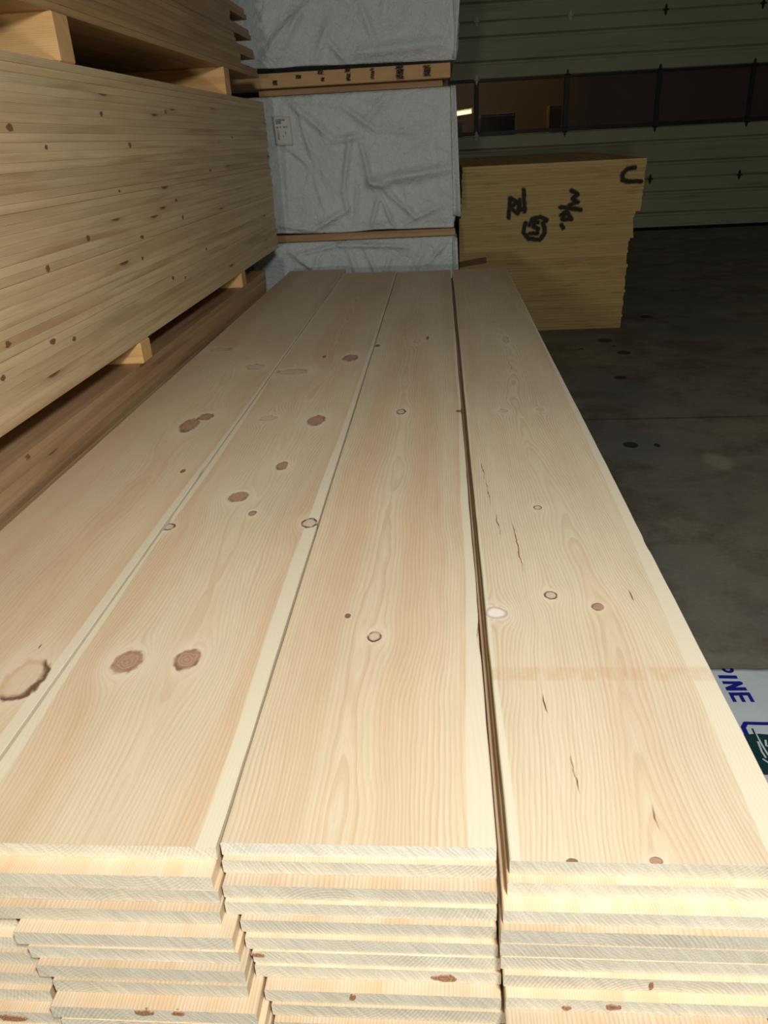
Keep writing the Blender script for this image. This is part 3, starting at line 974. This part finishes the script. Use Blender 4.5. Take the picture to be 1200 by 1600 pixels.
def ply_mat():
    g = G('plywood_edge', 0.6, 0.25)
    x, y, z = g.world()
    r = g.rnd()
    lx, ly, lz = g.coords()
    lay = (lz*370).fr()
    n = g.noise(x*1.2+r*20, y*1.2, z*120, 2.0, 3, 0.6)
    n2 = g.noise(x*3, y*3, z*40, 2.0, 3, 0.6)
    col = g.mix(n, lin(210, 182, 122), lin(184, 152, 94))
    col = g.mix(g.step(0.50, 0.72, n2)*0.5, col, lin(146, 110, 60))
    col = g.mix(g.step(0.7, 0.95, lay)*0.2, col, lin(130, 92, 50))
    col = g.mul(col, 0.90+r*0.16)
    wx = x+(g.noise(x, y, z, 30.0, 2)-0.5)*0.016
    wz = z+(g.noise(x+4, y, z, 30.0, 2)-0.5)*0.016
    cur = g.stroke(wx, wz, [[(1.275, 1.047), (1.225, 1.040), (1.196, 1.012), (1.200, 0.975), (1.235, 0.966), (1.321, 0.962)],
                            [(0.462, 0.772), (0.466, 0.895), (0.512, 0.870), (0.472, 0.838), (0.522, 0.796), (0.530, 0.884), (0.532, 0.815), (0.562, 0.825)],
                            [(0.554, 0.945), (0.566, 0.808)],
                            [(0.87, 0.925), (0.913, 0.900), (0.882, 0.876), (0.916, 0.852), (0.863, 0.835)],
                            [(0.803, 0.826), (0.937, 0.803)], [(0.812, 0.775), (0.847, 0.798), (0.88, 0.745), (0.82, 0.745), (0.847, 0.798)], [(0.815, 0.71), (0.826, 0.693)],
                            [(0.575, 0.735), (0.560, 0.674), (0.598, 0.632), (0.673, 0.623), (0.708, 0.668), (0.693, 0.727), (0.716, 0.749), (0.673, 0.769), (0.619, 0.754), (0.600, 0.720)],
                            [(0.66, 0.735), (0.632, 0.738), (0.628, 0.708), (0.660, 0.694), (0.658, 0.665), (0.603, 0.664)]])
    grain = g.noise(x, y, z, 160.0, 2)*0.008
    ink = g.step(0.026, 0.013, cur+grain)
    col = g.mix(ink*0.96, col, lin(14, 12, 12))
    red = g.step(0.02, 0.0, (((x-0.18)/0.13).ab()-1).mx((z-(0.475+(x-0.1)*0.13)).ab()/0.02-1))
    col = g.mix(red*0.75, col, lin(104, 26, 30))
    return g.out(col)


M_PLYE = ply_mat()
M_PLYF = side_pine('plywood_face', lin(190, 156, 104), lin(176, 140, 90), lin(150, 112, 70), 0.3, 4.0)
nP = 58
prof = [(1.12, 1.350), (1.10, 1.349), (0.948, 1.341), (0.785, 1.333), (0.780, 1.300), (0.736, 1.295), (0.615, 1.304), (0.60, 1.280), (0.586, 1.273), (0.371, 1.273), (0.185, 1.271), (0.0, 1.266)]


def right_edge(z):
    for (za, xa), (zb, xb) in zip(prof, prof[1:]):
        if zb <= z <= za: return xb+(xa-xb)*(z-zb)/max(za-zb, 1e-6)
    return 1.27


for k in range(nP):
    z = k*T
    xr = right_edge(z+T/2)+rng.uniform(-0.004, 0.004)
    if k % 9 == 4: xr += 0.006
    dyy = rng.uniform(-0.003, 0.003)
    xl = max(xr-1.2, 0.124)
    me = cbox(xl-xr+0.6, 0.6, 0, 2.44, 0, T-0.0002, 0.0006, False)
    for f in me.polygons: f.material_index = 1 if abs(f.normal.z) > 0.9 else 0
    o = link('plywood_sheet', me, [M_PLYE, M_PLYF], None, (xr-0.6, YP+dyy, z))
    i = nP-k
    if i == 1: lb = 'topmost plywood sheet of the spray-marked stack by the door'
    elif k == 0: lb = 'lowest plywood sheet of the spray-marked stack, on the concrete floor'
    else: lb = 'plywood sheet, %s from the top of the spray-marked stack' % ordinal(i)
    tag(o, lb, 'plywood sheet', 'plywood sheets in the spray-marked stack')

# ------------------------------------------------------------------ printed wrap on the floor


def print_mat():
    g = G('printed_wrap', 0.45, 0.4)
    x, y, z = g.coords()
    x = x+0.73; y = y+1.40
    n = g.noise(x, y, 0.0, 9.0, 4, 0.6)
    col = g.mix(n, lin(200, 210, 214), lin(218, 226, 228))
    B = g.step(0.0032, 0.0022, g.stroke(x, y, [[(0.6965, 1.6425), (0.7375, 1.643)]]).mn(1.0)*0+((x-0.7165).ab()*0+(y-1.6425).ab()-0.0035).mx((x-0.7175).ab()-0.0238)+0.0025)
    ink = g.box(x, y, 0.694, 0.741, 1.6362, 1.6492)                                   # I
    ink = ink.mx(g.box(x, y, 0.697, 0.7440, 1.6145, 1.6262))                          # N
    ink = ink.mx(g.box(x, y, 0.697, 0.7480, 1.5890, 1.6025))
    dd = g.stroke(x, y, [[(0.741, 1.619), (0.702, 1.597)]])
    ink = ink.mx(g.step(0.0066, 0.0056, dd)*g.box(x, y, 0.697, 0.747, 1.589, 1.626))
    ink = ink.mx(g.box(x, y, 0.6985, 0.7495, 1.5700, 1.5825))                         # E
    for a in (0.6985, 0.7200, 0.7410):
        ink = ink.mx(g.box(x, y, a, a+0.0095, 1.5455, 1.5800))
    pb = ((x-0.7270)/0.0150).sq()+((y-1.6735)/0.0150).sq()                             # foot of the P's bowl
    ink = ink.mx(g.step(1.05, 0.95, pb)*g.step(0.10, 0.20, pb))
    ink = ink.mx(g.box(x, y, 0.694, 0.744, 1.6790, 1.6920))
    # blue rule that curls round a panel
    ln = g.stroke(x, y, [[(0.690, 1.36), (0.6915, 1.455), (0.702, 1.470), (0.76, 1.4685), (0.95, 1.464), (1.6, 1.462)]])
    ink = ink.mx(g.step(0.0062, 0.0052, ln))
    col = g.mix(ink, col, lin(30, 34, 140))
    teal = g.step(1.434, 1.431, y+(g.noise(x*30, 2.0, 0.0, 1.0, 2)-0.5)*0.012)
    teal = teal*g.step(1.30, 1.302, y)
    lv = g.stroke(x, y, [[(0.7127, 1.4456), (0.713, 1.4074), (0.7142, 1.3646)], [(0.7082, 1.4089), (0.7045, 1.375), (0.7057, 1.3556)], [(0.7265, 1.4123), (0.7215, 1.395), (0.733, 1.388), (0.745, 1.40)],
                          [(0.6983, 1.3495), (0.7049, 1.3394), (0.72, 1.335)], [(0.74, 1.37), (0.76, 1.33)], [(0.75, 1.41), (0.80, 1.36)]])
    white = g.step(0.0026, 0.0016, lv)
    col = g.mix(teal*(1-white), col, lin(24, 62, 66))
    stem = g.step(0.0028, 0.0018, g.stroke(x, y, [[(0.7105, 1.4500), (0.7090, 1.41)]]))
    col = g.mix(stem, col, lin(24, 62, 66))
    g.bump(g.noise(x, y, 0.0, 30.0, 4, 0.6), 0.3, 0.003)
    return g.out(col)


M_PRT = print_mat()
bm = bmesh.new(); rows = []
nx, ny = 70, 60
for j in range(ny+1):
    v = j/ny; row = []
    for i in range(nx+1):
        u = i/nx
        x = 0.40+0.95*u; y = 0.85+0.828*v
        if v == 1: y += 0.002*noise.noise((x*9, 0, 0))
        q = 1-abs(noise.noise((x*3.1, y*4.2, 5.0)))*2.4
        z = 0.004+0.010*max(0, q)*min(1, max(0, (x-0.76)*5))+0.0015*noise.noise((x*20, y*20, 1))
        z += 0.006*max(0, noise.noise((x*5, y*6, 9)))
        row.append(bm.verts.new((x-0.73, y-1.40, max(z, 0.002))))
    rows.append(row)
for a, b in zip(rows, rows[1:]):
    for i in range(nx): bm.faces.new((a[i], a[i+1], b[i+1], b[i])).smooth = True
me = bpy.data.meshes.new('sheet'); bm.to_mesh(me); bm.free()
sh = link('lumber_wrap', me, [M_PRT], None, (0.73, 1.40, 0.0))
tag(sh, 'white lumber wrap printed PINE in blue, lying on the floor beside the pile', 'wrap')
md = sh.modifiers.new('thick', 'SOLIDIFY'); md.thickness = 0.0012; md.offset = 1
bpy.context.view_layer.update()
